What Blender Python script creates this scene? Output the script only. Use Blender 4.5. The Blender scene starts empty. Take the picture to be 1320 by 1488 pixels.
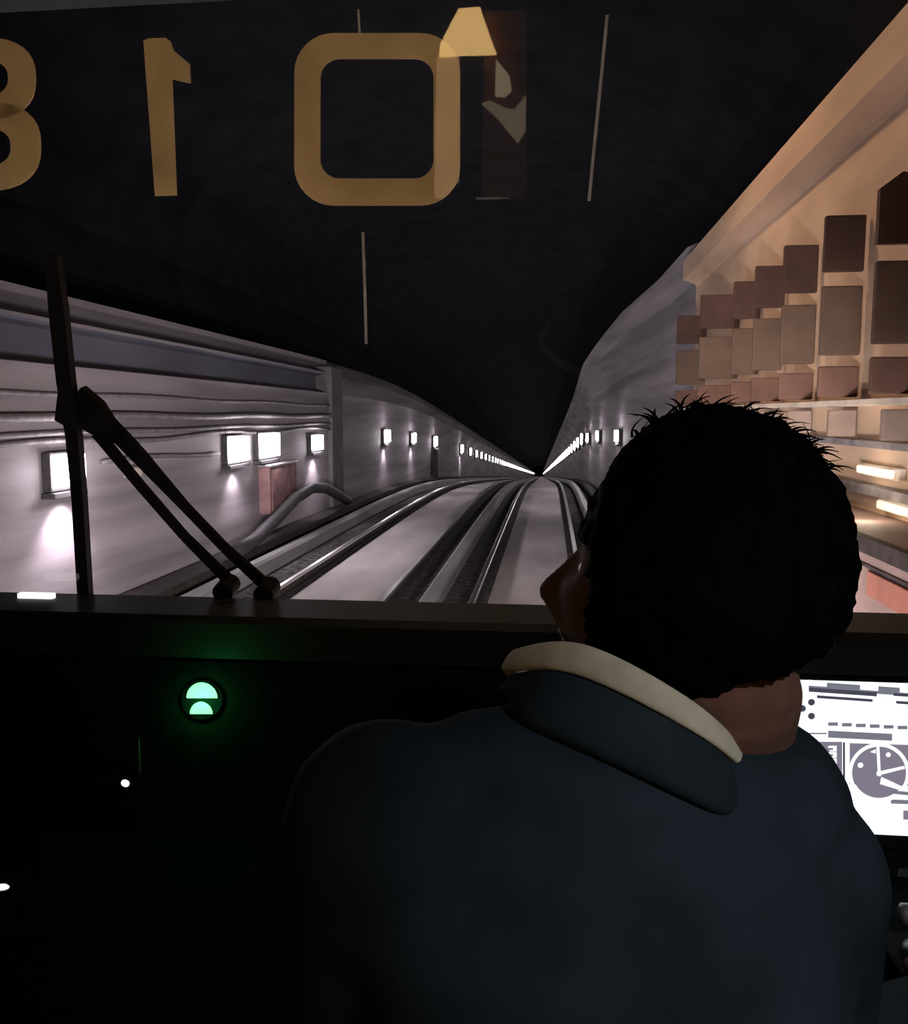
import bpy, bmesh, math, random
from mathutils import Vector, Matrix, noise
random.seed(7)
S = bpy.context.scene
C = S.collection
# ------------------------------------------------------------------ camera, world, lights, exposure
F = 1268.0
PITCH = math.radians(6.390); YAW = math.radians(6.262)
EYE = Vector((0, 0, 2.5))
cd = bpy.data.cameras.new('camera'); cam = bpy.data.objects.new('camera', cd); C.objects.link(cam)
cd.sensor_fit = 'HORIZONTAL'; cd.sensor_width = 36.0; cd.lens = 36.0 * F / 1320.0
cd.clip_start = 0.02; cd.clip_end = 900
cam.location = EYE; cam.rotation_euler = (math.pi/2 - PITCH, 0, YAW)
S.camera = cam
S.view_settings.view_transform = 'Standard'; S.view_settings.look = 'None'
S.view_settings.exposure = 0.0; S.view_settings.gamma = 1.0; S.view_settings.use_curve_mapping = False
w = bpy.data.worlds.new('night'); S.world = w; w.use_nodes = True
w.node_tree.nodes['Background'].inputs[0].default_value = (0.006, 0.008, 0.014, 1)
w.node_tree.nodes['Background'].inputs[1].default_value = 0.5

CABIN_W = 11.0        # added ceiling lamps behind the camera, watts
HEAD_W = 2300.0      # each headlight of the train
WARM_W = 58.0        # added out-of-frame warm light for the right wall
LAMP_E = 26.0        # emission of the tunnel lamp lenses
LAMP_W = 21.0        # light thrown by one tunnel lamp
SCREEN_E = 1.25

def add_light(name, kind, loc, power, color, parent=None, rot=(0, 0, 0), size=0.1, angle=None, blend=0.5):
    l = bpy.data.lights.new(name, kind); l.energy = power; l.color = color
    if kind == 'AREA': l.size = size
    else: l.shadow_soft_size = size
    if angle: l.spot_size = math.radians(angle); l.spot_blend = blend
    o = bpy.data.objects.new(name, l); C.objects.link(o); o.location = loc; o.rotation_euler = rot
    if parent: o.parent = parent
    return o

# ------------------------------------------------------------------ materials
def mat(name, col, rough=0.7, metal=0.0, var=0.0, scale=6.0, stretch=(1, 1, 1), bump=0.0, col2=None, emit=None, estr=0.0, spec=0.3):
    m = bpy.data.materials.new(name); m.use_nodes = True
    nt = m.node_tree; b = nt.nodes['Principled BSDF']
    b.inputs['Base Color'].default_value = (*col, 1); b.inputs['Roughness'].default_value = rough
    b.inputs['Metallic'].default_value = metal; b.inputs['Specular IOR Level'].default_value = spec
    if var > 0 or bump > 0:
        tc = nt.nodes.new('ShaderNodeTexCoord'); mp = nt.nodes.new('ShaderNodeMapping')
        mp.inputs['Scale'].default_value = stretch
        n = nt.nodes.new('ShaderNodeTexNoise'); n.inputs['Scale'].default_value = scale; n.inputs['Detail'].default_value = 5
        nt.links.new(tc.outputs['Object'], mp.inputs[0]); nt.links.new(mp.outputs[0], n.inputs['Vector'])
        if var > 0:
            r = nt.nodes.new('ShaderNodeValToRGB')
            c2 = col2 or tuple(max(0, c*(1-var)) for c in col)
            r.color_ramp.elements[0].position = 0.36; r.color_ramp.elements[1].position = 0.64
            r.color_ramp.elements[0].color = (*c2, 1); r.color_ramp.elements[1].color = (*[min(1, c*(1+var*0.5)) for c in col], 1)
            nt.links.new(n.outputs['Fac'], r.inputs[0]); nt.links.new(r.outputs[0], b.inputs['Base Color'])
        if bump > 0:
            bp = nt.nodes.new('ShaderNodeBump'); bp.inputs['Strength'].default_value = bump; bp.inputs['Distance'].default_value = 0.02
            nt.links.new(n.outputs['Fac'], bp.inputs['Height']); nt.links.new(bp.outputs[0], b.inputs['Normal'])
    if emit:
        b.inputs['Emission Color'].default_value = (*emit, 1); b.inputs['Emission Strength'].default_value = estr
    return m

M = {}
M['wall'] = mat('wall_concrete', (0.31, 0.28, 0.30), 0.75, var=0.35, scale=1.2, stretch=(1, 0.12, 2.5), bump=0.15)
M['wall_warm'] = mat('wall_plaster', (0.58, 0.41, 0.29), 0.75, var=0.18, scale=1.5, stretch=(1, 0.3, 1.5), bump=0.1)
M['wall_pink'] = mat('pink_parapet_paint', (0.27, 0.185, 0.165), 0.7, var=0.2, scale=3, bump=0.1)
M['red'] = mat('red_board_paint', (0.30, 0.12, 0.09), 0.6, var=0.2, scale=5)
M['unlit_black'] = mat('unlit_black_concrete', (0.016, 0.017, 0.021), 0.95, var=0.3, scale=1.5, bump=0.1, spec=0.05)  # unlit darkness of the vault put into the colour
M['tray'] = mat('cable_tray_steel', (0.30, 0.29, 0.32), 0.6, var=0.3, scale=3, stretch=(1, .2, 1))
M['blue'] = mat('recess_blue_grey', (0.13, 0.13, 0.17), 0.8, var=0.25, scale=1.5, stretch=(1, .2, 1))
M['pier'] = mat('pier_concrete', (0.15, 0.14, 0.15), 0.85, var=0.2, scale=3)
M['cable'] = mat('cable_sheath', (0.19, 0.175, 0.185), 0.7, var=0.3, scale=8)
M['bed'] = mat('slab_concrete', (0.68, 0.62, 0.62), 0.8, var=0.28, scale=0.8, stretch=(1, 0.35, 1), bump=0.2)
M['ballast'] = mat('dark_ballast', (0.10, 0.092, 0.095), 0.95, var=0.7, scale=9, bump=0.8, col2=(0.02, 0.018, 0.02))
M['rail'] = mat('rail_polished_steel', (0.62, 0.60, 0.60), 0.28, metal=0.9, var=0.15, scale=4, stretch=(1, .1, 1))
M['railside'] = mat('rail_rusty_side', (0.045, 0.035, 0.034), 0.8, var=0.4, scale=8)
M['cover'] = mat('third_rail_cover', (0.33, 0.32, 0.33), 0.5, var=0.25, scale=3, stretch=(1, .2, 1))
M['block'] = mat('brown_wall_block', (0.075, 0.040, 0.031), 0.85, var=0.22, scale=3, bump=0.2)
M['block2'] = mat('taupe_wall_block', (0.115, 0.074, 0.052), 0.85, var=0.2, scale=3, bump=0.2)
M['block3'] = mat('red_brown_panel', (0.14, 0.075, 0.055), 0.85, var=0.2, scale=3)
M['block4'] = mat('pale_panel', (0.25, 0.185, 0.15), 0.85, var=0.2, scale=3)
M['ledge'] = mat('pale_ledge', (0.62, 0.54, 0.46), 0.7, var=0.15, scale=4)
M['rust'] = mat('cabinet_red_brown', (0.26, 0.15, 0.15), 0.7, var=0.3, scale=4)
M['black'] = mat('black_cab_plastic', (0.006, 0.008, 0.009), 0.7, var=0.3, scale=20, spec=0.1)
M['dash'] = mat('dash_black_vinyl', (0.0055, 0.008, 0.009), 0.75, var=0.3, scale=30, bump=0.1, spec=0.1)
M['sill'] = mat('sill_grey', (0.011, 0.0135, 0.0165), 0.6, var=0.2, scale=12)
M['rubber'] = mat('wiper_black', (0.009, 0.007, 0.008), 0.6, var=0.2, scale=20, spec=0.15)
M['yellow'] = mat('digit_yellow_film', (0.60, 0.43, 0.22), 0.7, var=0.15, scale=8)
M['line_pale'] = mat('pale_hairline', (0.55, 0.53, 0.50), 0.5, var=0.2, scale=30)
M['hair'] = mat('black_hair', (0.0042, 0.0043, 0.006), 0.8, var=0.5, scale=60, stretch=(1, 1, .25), bump=0.1, spec=0.03)
M['skin'] = mat('skin', (0.20, 0.10, 0.075), 0.75, var=0.12, scale=25, bump=0.05, spec=0.08)
M['shirt'] = mat('cream_shirt_cotton', (0.80, 0.72, 0.56), 0.8, var=0.08, scale=60, bump=0.05)
M['jacket'] = mat('navy_wool', (0.030, 0.044, 0.058), 0.95, var=0.25, scale=14, bump=0.12, spec=0.05)
M['trouser'] = mat('dark_trouser_wool', (0.012, 0.013, 0.018), 0.95, var=0.2, scale=40, spec=0.05)
M['shoe'] = mat('black_leather', (0.008, 0.008, 0.009), 0.4, var=0.2, scale=20)
M['seat'] = mat('seat_dark_fabric', (0.008, 0.009, 0.012), 0.95, var=0.3, scale=40, bump=0.2, spec=0.05)
M['metal'] = mat('dull_metal', (0.42, 0.42, 0.42), 0.4, metal=0.6, var=0.15, scale=15)
M['cab'] = mat('cab_lining', (0.012, 0.0115, 0.011), 0.85, var=0.25, scale=6, spec=0.08)
M['lens'] = mat('tunnel_lamp_lens', (0.9, 0.88, 0.9), 0.4, var=.02, emit=(1.0, 0.93, 0.97), estr=LAMP_E)
M['lens_far'] = mat('far_lamp_lens', (0.9, 0.88, 0.9), 0.4, var=.02, emit=(1.0, 0.92, 0.93), estr=LAMP_E*0.8)
M['housing'] = mat('lamp_housing', (0.05, 0.045, 0.05), 0.6, var=0.3, scale=10)
M['green'] = mat('green_lens', (0.2, 0.9, 0.45), 0.4, var=.02, emit=(0.30, 1.0, 0.42), estr=1.35)
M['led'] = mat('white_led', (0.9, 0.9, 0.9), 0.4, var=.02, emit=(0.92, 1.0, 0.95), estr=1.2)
M['dim_lens'] = mat('dim_lens', (.9, .85, .75), .4, var=.02, emit=(1.0, .84, .68), estr=0.4)
M['fill_lens'] = mat('fill_lamp_glass', (0.9, 0.8, 0.65), 0.5, var=.02, emit=(1.0, 0.85, 0.62), estr=1.5)
M['warm_glow'] = mat('warm_glow_surface', (0.9, 0.75, 0.5), 0.5, var=.02, emit=(1.0, 0.61, 0.22), estr=15.0)
M['scr'] = mat('screen_white', (0.1, 0.1, 0.1), 0.3, var=.02, emit=(0.93, 0.98, 1.0), estr=SCREEN_E)
M['scr_violet'] = mat('screen_violet_grey', (0.05, 0.05, 0.06), 0.3, var=.02, emit=(0.34, 0.30, 0.40), estr=0.62)
M['scr_grey'] = mat('screen_mid_grey', (0.05, 0.05, 0.06), 0.3, var=.02, emit=(0.30, 0.31, 0.38), estr=0.6)
M['scr_dark'] = mat('screen_dark', (0.02, 0.02, 0.03), 0.3, var=.02, emit=(0.10, 0.10, 0.14), estr=0.6)
M['saloon'] = mat('saloon_cream_panel', (0.75, 0.62, 0.40), 0.6, var=0.08, scale=5)
M['brownpanel'] = mat('saloon_brown_panel', (0.11, 0.055, 0.03), 0.7, var=0.2, scale=5)

def glass_mat():
    m = bpy.data.materials.new('windscreen_glass'); m.use_nodes = True; nt = m.node_tree
    nt.nodes.remove(nt.nodes['Principled BSDF']); out = nt.nodes['Material Output']
    t = nt.nodes.new('ShaderNodeBsdfTransparent'); t.inputs[0].default_value = (0.96, 0.96, 0.97, 1)
    g = nt.nodes.new('ShaderNodeBsdfGlossy'); g.inputs['Roughness'].default_value = 0.015
    f = nt.nodes.new('ShaderNodeFresnel'); f.inputs['IOR'].default_value = 1.5
    mx = nt.nodes.new('ShaderNodeMixShader')
    nt.links.new(f.outputs[0], mx.inputs[0]); nt.links.new(t.outputs[0], mx.inputs[1]); nt.links.new(g.outputs[0], mx.inputs[2])
    nt.links.new(mx.outputs[0], out.inputs[0])
    return m
M['glass'] = glass_mat()

# ------------------------------------------------------------------ mesh helpers
def link(name, bm, m, parent=None, smooth=False, mats=None):
    me = bpy.data.meshes.new(name)
    bmesh.ops.recalc_face_normals(bm, faces=bm.faces)
    bm.to_mesh(me); bm.free()
    for x in (mats or [m]): me.materials.append(x)
    if smooth:
        for p in me.polygons: p.use_smooth = True
    o = bpy.data.objects.new(name, me); C.objects.link(o)
    if parent: o.parent = parent
    return o

def tag(o, label=None, cat=None, group=None, kind=None):
    if label: o['label'] = label
    if cat: o['category'] = cat
    if group: o['group'] = group
    if kind: o['kind'] = kind
    return o

def empty(name, loc, label=None, cat=None, group=None, rz=0):
    o = bpy.data.objects.new(name, None); C.objects.link(o); o.location = loc; o.rotation_euler = (0, 0, rz)
    o.empty_display_size = 0.1
    return tag(o, label, cat, group)

def box(bm, x0, x1, y0, y1, z0, z1, bev=0.0, mi=0, M4=None):
    r = bmesh.ops.create_cube(bm, size=1.0); vs = r['verts']
    for v in vs:
        v.co = Vector(((x0+x1)/2 + v.co.x*(x1-x0), (y0+y1)/2 + v.co.y*(y1-y0), (z0+z1)/2 + v.co.z*(z1-z0)))
    fs = list({f for v in vs for f in v.link_faces})
    for f in fs: f.material_index = mi
    if bev > 0:
        es = list({e for v in vs for e in v.link_edges})
        rr = bmesh.ops.bevel(bm, geom=es, offset=bev, segments=2, affect='EDGES', profile=0.5)
        vs = list({v for f in rr['faces'] for v in f.verts})
    if M4 is not None:
        bmesh.ops.transform(bm, matrix=M4, verts=[v for v in bm.verts if v in set(vs)])
    return bm

def nbox(*a, **k):
    return box(bmesh.new(), *a, **k)

def tube(bm, pts, rad, seg=10, cap=True, mi=0):
    pts = [Vector(p) for p in pts]; n = len(pts)
    rads = rad if isinstance(rad, (list, tuple)) else [rad]*n
    rings = []; prev = None
    for i, p in enumerate(pts):
        d = (pts[min(i+1, n-1)] - pts[max(i-1, 0)]).normalized()
        if prev is None:
            a = Vector((0, 0, 1)) if abs(d.z) < 0.9 else Vector((1, 0, 0))
            u = d.cross(a).normalized()
        else:
            u = (prev - d*prev.dot(d)).normalized()
        prev = u; v = d.cross(u)
        rings.append([bm.verts.new(p + (u*math.cos(2*math.pi*k/seg) + v*math.sin(2*math.pi*k/seg))*rads[i]) for k in range(seg)])
    for a, b in zip(rings, rings[1:]):
        for k in range(seg):
            bm.faces.new((a[k], a[(k+1) % seg], b[(k+1) % seg], b[k])).material_index = mi
    if cap:
        bm.faces.new(rings[0][::-1]).material_index = mi; bm.faces.new(rings[-1]).material_index = mi
    return bm

def loft(bm, rings, cap=True, mi=0):
    rr = [[bm.verts.new(p) for p in r] for r in rings]; n = len(rr[0])
    for a, b in zip(rr, rr[1:]):
        for k in range(n):
            bm.faces.new((a[k], a[(k+1) % n], b[(k+1) % n], b[k])).material_index = mi
    if cap:
        bm.faces.new(rr[0][::-1]); bm.faces.new(rr[-1])
    return bm

def slab(bm, poly, n, t, mi=0):
    """extrude a planar outline by t along n"""
    n = Vector(n).normalized()
    a = [bm.verts.new(Vector(p)) for p in poly]; b = [bm.verts.new(Vector(p) + n*t) for p in poly]
    bm.faces.new(a[::-1]).material_index = mi; bm.faces.new(b).material_index = mi
    k = len(a)
    for i in range(k): bm.faces.new((a[i], a[(i+1) % k], b[(i+1) % k], b[i])).material_index = mi
    return bm

def ring_slab(bm, outer, inner, n, t):
    n = Vector(n).normalized(); k = len(outer)
    L = [[bm.verts.new(Vector(p) + n*s) for p in q] for q in (outer, inner) for s in (0, t)]
    o0, o1, i0, i1 = L
    for a in range(k):
        b = (a+1) % k
        bm.faces.new((o1[a], o1[b], i1[b], i1[a])); bm.faces.new((o0[b], o0[a], i0[a], i0[b]))
        bm.faces.new((o0[a], o0[b], o1[b], o1[a])); bm.faces.new((i0[b], i0[a], i1[a], i1[b]))
    return bm

def baked(o, mods):
    """apply modifiers by evaluating the mesh"""
    for kind, kw in mods:
        md = o.modifiers.new(kind, kind)
        for k, v in kw.items(): setattr(md, k, v)
    dg = bpy.context.evaluated_depsgraph_get()
    dg.update()
    me = bpy.data.meshes.new_from_object(o.evaluated_get(dg), preserve_all_data_layers=False, depsgraph=dg)
    o.modifiers.clear()
    old = o.data; o.data = me; bpy.data.meshes.remove(old)
    for p in me.polygons: p.use_smooth = True
    return o

# view rays (used to read real positions off the windscreen and desk planes)
_f = Vector((-math.sin(YAW)*math.cos(PITCH), math.cos(YAW)*math.cos(PITCH), -math.sin(PITCH)))
_r = Vector((math.cos(YAW), math.sin(YAW), 0)); _u = _r.cross(_f)
def ray(x, y): return _f + _r*((x-660)/F) + _u*((744-y)/F)
def on(x, y, P, n):
    d = ray(x, y); n = Vector(n); return EYE + d*((Vector(P)-EYE).dot(n)/d.dot(n))
def atY(x, y, Y):
    d = ray(x, y); return EYE + d*(Y/d.y)

# ------------------------------------------------------------------ the tunnel path: straight, then falling and swinging left
def sp(t, wd): return wd*math.log1p(math.exp(max(-40, min(40, t/wd)))) if t/wd < 40 else t
def cz(d): return -0.07*sp(d-30, 4.0)
def cx(d): return -0.010*sp(d-42, 6.0)
def steps(a, b):
    out = [a]
    while out[-1] < b:
        s = 0.8 if out[-1] < 70 else out[-1]*0.03
        out.append(min(b, out[-1]+s))
    return out
END = 640.0

def sweep(bm, prof, a, b, closed=False, off=None, mi=None):
    """prof: list of (x,z); off(d,i)->(dx,dz)"""
    rings = []
    for d in steps(a, b):
        r = []
        for i, (x, z) in enumerate(prof):
            ox, oz = off(d, i) if off else (0, 0)
            r.append(bm.verts.new((x+ox+cx(d), d, z+oz+cz(d))))
        rings.append(r)
    n = len(prof)
    for p, q in zip(rings, rings[1:]):
        for k in range(n if closed else n-1):
            f = bm.faces.new((p[k], p[(k+1) % n], q[(k+1) % n], q[k]))
            if mi: f.material_index = mi[k]
    if closed:
        bm.faces.new(rings[0][::-1]); bm.faces.new(rings[-1])
    return bm

def rect(x0, x1, z0, z1): return [(x0, z0), (x1, z0), (x1, z1), (x0, z1)]

LX, RX = -5.2, 2.17          # faces of the two side walls
LEND, REND = 20.4, 13.8      # where the near retaining walls give way to the far bore
def rshift(d): return -0.67*min(1, max(0, (d-17)/17.0))

# floor: slab under each track, dark ballast between and beside
bm = bmesh.new()
xs = [(-5.4, 1), (-3.50, 0), (-2.26, 1), (-1.52, 1), (-0.80, 0), (0.33, 1), (2.6, 1)]
sweep(bm, [(x, 0.0 if True else 0) for x, _ in xs], -4, END, mi=[m for _, m in xs][:-1])
fl = link('floor', bm, None, mats=[M['bed'], M['ballast']]); tag(fl, 'pale concrete track bed with dark ballast bands', kind='structure')

# left wall near: plain face, then a stepped crown
bm = sweep(bmesh.new(), [(LX, -0.2), (LX, 3.02), (LX-0.28, 3.06), (LX-0.28, 3.42), (LX-0.02, 3.46), (LX-0.02, 3.50), (LX-0.30, 3.52), (LX-0.30, 3.66), (LX-0.06, 3.70), (LX-0.06, 3.78), (LX-0.9, 3.80), (LX-0.9, -0.2)],
           -4, LEND, closed=True, mi=[0, 0, 1, 1, 0, 0, 1, 0, 0, 0, 0, 0])
tag(link('wall_left', bm, None, mats=[M['wall'], M['blue']]), 'grey concrete tunnel wall on the left', kind='structure')
bm = sweep(bmesh.new(), [(LX+0.05, -0.2), (LX+0.05, 3.0), (LX-0.15, 3.45), (LX-0.5, 3.85), (LX-1.2, 4.1), (LX-1.2, -0.2)], LEND, END, closed=True)
tag(link('wall_left', bm, M['wall']), 'far stretch of the left tunnel wall', kind='structure')
# pier where the two meet
bm = nbox(LX-0.5, LX+0.10, LEND-0.2, LEND+0.9, -0.1, 3.62, 0.03)
tag(link('trim_1', bm, M['pier']), 'dark concrete pier on the left wall', kind='structure')

# right wall near with warm cornice
bm = sweep(bmesh.new(), [(RX, -0.2), (RX, 4.42), (RX-0.02, 4.46), (RX-0.20, 4.52), (RX-0.20, 4.80), (RX+0.9, 4.82), (RX+0.9, -0.2)], -4, REND, closed=True)
tag(link('wall_right', bm, M['wall_warm']), 'warm lit tunnel wall on the right', kind='structure')
bm = sweep(bmesh.new(), [(RX+0.02, -0.2), (RX+0.02, 2.6), (RX+0.10, 3.6), (RX+0.05, 4.55), (RX-0.15, 5.0), (RX+0.2, 5.15), (RX+1.2, 5.1), (RX+1.2, -0.2)], REND, END, closed=True,
           off=lambda d, i: (rshift(d)-(0.12 if i in (3, 4, 5) else 0)*min(1, max(0, (d-REND)/8)), -0.5*min(1, max(0, (d-22)/25)) if i in (2, 3, 4, 5, 6) else 0))
tag(link('wall_right', bm, M['wall']), 'far stretch of the right tunnel wall', kind='structure')

# dark vault
def arch(n=18):
    pts = [(-6.0, 3.6)]
    for k in range(n+1):
        a = math.pi*(1-k/n); pts.append((-1.55 + 5.0*math.cos(a), 5.1 + 2.3*math.sin(a)))
    pts.append((3.0, 4.6)); return pts
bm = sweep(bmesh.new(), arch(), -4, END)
tag(link('ceiling', bm, M['unlit_black']), 'unlit black tunnel vault', kind='structure')
# end of the sight line
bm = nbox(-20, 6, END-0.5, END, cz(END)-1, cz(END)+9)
tag(link('wall_back', bm, M['unlit_black']), 'dark far end of the tunnel', kind='structure')
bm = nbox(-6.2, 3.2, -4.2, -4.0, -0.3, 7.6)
tag(link('wall_front', bm, M['unlit_black']), 'dark tunnel behind the train', kind='structure')

# rails ------------------------------------------------------------
def rail(x, label):
    e = empty('running_rail', (x, 0, 0), label, 'rail', 'running rails')
    head = sweep(bmesh.new(), [(-0.037, 0.128), (0.037, 0.128), (0.037, 0.165), (0.03, 0.172), (-0.03, 0.172), (-0.037, 0.165)], -3.5, 300, closed=True)
    link('rail_head', head, M['rail'], e)
    web = sweep(bmesh.new(), [(-0.07, 0.0), (0.07, 0.0), (0.07, 0.022), (0.012, 0.035), (0.012, 0.128), (-0.012, 0.128), (-0.012, 0.035), (-0.07, 0.022)], -3.5, 300, closed=True)
    link('rail_web', web, M['railside'], e)
rail(-3.66, 'brightly gleaming outer steel rail of the left hand track')
rail(-2.09, 'inner steel rail of the left hand track')
rail(-0.95, 'left steel rail of the track ahead of the driver')
rail(0.46, 'right steel rail of the track, running past the driver\'s face')

def longthing(name, prof, a, b, m, label, cat, group=None, x=0.0):
    o = link(name, sweep(bmesh.new(), prof, a, b, closed=True), m); return tag(o, label, cat, group)
longthing('conductor_rail_cover', [(-4.62, 0), (-4.40, 0), (-4.40, 0.20), (-4.44, 0.24), (-4.58, 0.24), (-4.62, 0.20)], -3.5, 300, M['cover'], 'pale conductor rail cover along the foot of the left wall', 'rail cover')
longthing('cable_trough', [(-1.62, 0), (-1.40, 0), (-1.40, 0.16), (-1.43, 0.18), (-1.59, 0.18), (-1.62, 0.16)], -3.5, 300, M['cover'], 'low concrete cable trough between the two tracks', 'trough')
longthing('conductor_rail_cover', [(0.84, 0), (1.02, 0), (1.02, 0.20), (0.99, 0.23), (0.87, 0.23), (0.84, 0.20)], -3.5, 300, M['cover'], 'pale conductor rail cover to the right of the track ahead', 'rail cover')
longthing('kerb', [(-5.12, 0), (-4.80, 0), (-4.80, 0.30), (-5.12, 0.34)], -3.5, 300, M['railside'], 'dark kerb at the foot of the left wall', 'kerb')
longthing('kerb', [(1.22, 0), (1.44, 0), (1.44, 0.26), (1.22, 0.26)], -3.5, 300, M['railside'], 'dark kerb beside the right hand conductor rail', 'kerb')

# cables and pipes on the left wall
def wall_cable(z, r, label, a=1.0, b=20.2, sag=0.012, ph=0.0):
    pts = []
    d = a
    while d <= b:
        pts.append((LX+r+0.015, d, z + sag*math.sin(d*1.3+ph) + cz(d))); d += 0.4
    return tag(link('trunk_cable', tube(bmesh.new(), pts, r, 8), M['cable'], smooth=True), label, 'cable', 'cables on the left wall')
wall_cable(2.72, 0.025, 'topmost dark cable on the left wall, just under the lowest ledge')
wall_cable(2.48, 0.045, 'thick dark cable on the left wall, second below the ledge', ph=1)
wall_cable(2.30, 0.03, 'thin dark cable on the left wall, third below the ledge', ph=2)
wall_cable(2.20, 0.03, 'sagging dark cable on the left wall, fourth below the ledge', sag=0.03, ph=3)
wall_cable(1.93, 0.03, 'lowest short dark cable on the left wall, level with the lamps', a=9.6, b=13.3, sag=0.035, ph=.5)

# pale pipe hump at the wall foot and upright posts
pts = [(LX+0.44, 12.6, 0.40), (LX+0.44, 13.6, 0.46), (LX+0.42, 14.8, 0.66), (LX+0.42, 16.0, 0.92), (LX+0.42, 17.2, 1.02), (LX+0.42, 18.3, 0.92), (LX+0.42, 19.6, 0.62), (LX+0.42, 20.3, 0.45)]
tag(link('drain_pipe', tube(bmesh.new(), pts, 0.11, 14), M['housing'], smooth=True), 'fat grey pipe humping along the foot of the left wall', 'pipe')

# lamps ------------------------------------------------------------
def lamp_parts(root, w_, h_, dep, lensm, side):
    s = side
    bm = nbox(min(0, s*dep), max(0, s*dep), -w_/2-0.02, w_/2+0.02, -0.02, h_+0.03, 0.01); hs = link('housing', bm, M['housing'], root)
    bm = nbox(min(s*dep*0.6, s*(dep+0.07)), max(s*dep*0.6, s*(dep+0.07)), -w_/2, w_/2, 0.02, h_, 0.015); ls = link('lens', bm, lensm, root)
    bm = nbox(min(0, s*(dep+0.05)), max(0, s*(dep+0.05)), -w_/2-0.05, w_/2+0.05, -0.09, -0.03, 0.008); br = link('bracket', bm, M['housing'], root)
    return root

LEFT = [(8.75, 0.56, 0.36, 'big square tunnel lamp on the left wall, nearest the train'),
        (13.87, 0.85, 0.42, 'wide tunnel lamp on the left wall, left one of a close pair'),
        (15.45, 1.00, 0.44, 'wide tunnel lamp on the left wall, right one above the red brown cabinet'),
        (18.76, 0.75, 0.34, 'square tunnel lamp on the left wall, last before the dark pier'),
        (26.8, 0.7, 0.40, 'small tunnel lamp on the left wall, first beyond the dark pier'),
        (32.2, 0.7, 0.36, 'small tunnel lamp on the left wall, second beyond the dark pier'),
        (38.5, 0.8, 0.42, 'small tunnel lamp on the left wall, third beyond the dark pier, above a dark post'),
        (51.0, 0.9, 0.46, 'faint tunnel lamp on the left wall, fourth beyond the dark pier')]
for d, w_, h_, lab in LEFT:
    e = empty('tunnel_lamp', (LX+(0 if d < LEND else 0.05)+cx(d), d, 1.72+cz(d)), lab, 'lamp', 'lamps along the left wall')
    lamp_parts(e, w_, h_, 0.10, M['lens'], 1)
    add_light('lamp_glow', 'POINT', (0.34, 0, 0.1), LAMP_W*(1.6 if d < 10 else 1.0), (1.0, 0.88, 0.97), e, size=0.10)
    add_light('lamp_spill', 'SPOT', (0.22, 0, -0.12), LAMP_W*(5.0 if d < 10 else 2.0), (1.0, 0.88, 0.97), e, rot=(0, math.radians(16), 0), size=0.05, angle=110, blend=0.7)
# far strings, one lamp copied down each wall
def far_string(side, ds, label, group):
    proto = None
    for d in ds:
        x = (LX+0.05 if side > 0 else RX+0.02+rshift(d))+cx(d)
        z = (1.72 if side > 0 else 1.80)+cz(d)
        if proto is None:
            e = empty('tunnel_lamp', (x, d, z), label, 'lamp', group); lamp_parts(e, 0.60, 0.46, 0.12, M['lens_far'], side); proto = e
        else:
            e = proto.copy(); C.objects.link(e); e.location = (x, d, z)
            for c in proto.children:
                k = c.copy(); C.objects.link(k); k.parent = e
ds = [57+5.2*k for k in range(60)] + [372+9.5*k for k in range(27)]
far_string(1, ds, 'tiny lamp in the far string along the left wall, deep in the tunnel', 'far string of lamps on the left wall')
ds = [38+4.6*k for k in range(66)] + [345+9.5*k for k in range(30)]
far_string(-1, ds, 'tiny lamp in the far string along the right wall, left of the driver\'s head', 'far string of lamps on the right wall')
for d, lab in ((24.0, 'tunnel lamp on the right wall, half hidden at the driver\'s hair'), (29.5, 'bright tunnel lamp on the right wall, second left of the driver\'s head'), (33.5, 'bright tunnel lamp on the right wall at the top of the rising string')):
    e = empty('tunnel_lamp', (RX+0.02+rshift(d)+cx(d), d, 1.80+cz(d)), lab, 'lamp', 'lamps along the right wall')
    lamp_parts(e, 0.6, 0.32, 0.10, M['lens'], -1)
    add_light('lamp_glow', 'POINT', (-0.34, 0, 0.1), LAMP_W, (1.0, 0.90, 0.95), e, size=0.1)

# equipment on the left wall
e = empty('equipment_cabinet', (LX, 15.9, 0.7), 'red brown equipment cabinet on the left wall under the pair of lamps', 'cabinet')
link('cabinet_body', nbox(0, 0.22, -0.75, 0.9, 0, 0.86, 0.015), M['rust'], e)
link('door', nbox(0.22, 0.24, -0.68, 0.83, 0.05, 0.80, 0.008), M['rust'], e)
link('cabinet_top', nbox(-0.0, 0.26, -0.8, 0.95, 0.86, 0.90, 0.01), M['metal'], e)
for d, lab in ((38.3, 'slim dark upright post on the left wall under the third far lamp'),):
    tag(link('signal_post', nbox(LX+0.1, LX+0.3, d-0.25, d+0.25, 0.36+cz(d), 1.6+cz(d), 0.02), M['housing']), lab, 'post')
e = empty('junction_box', (LX, 10.3, 1.72), 'small pale junction box beside the nearest lamp on the left wall', 'box')
link('box_body', nbox(0, 0.12, -0.12, 0.12, 0, 0.14, 0.01), M['metal'], e); link('lid', nbox(0.12, 0.14, -0.1, 0.1, 0.02, 0.12, 0.005), M['ledge'], e)

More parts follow.
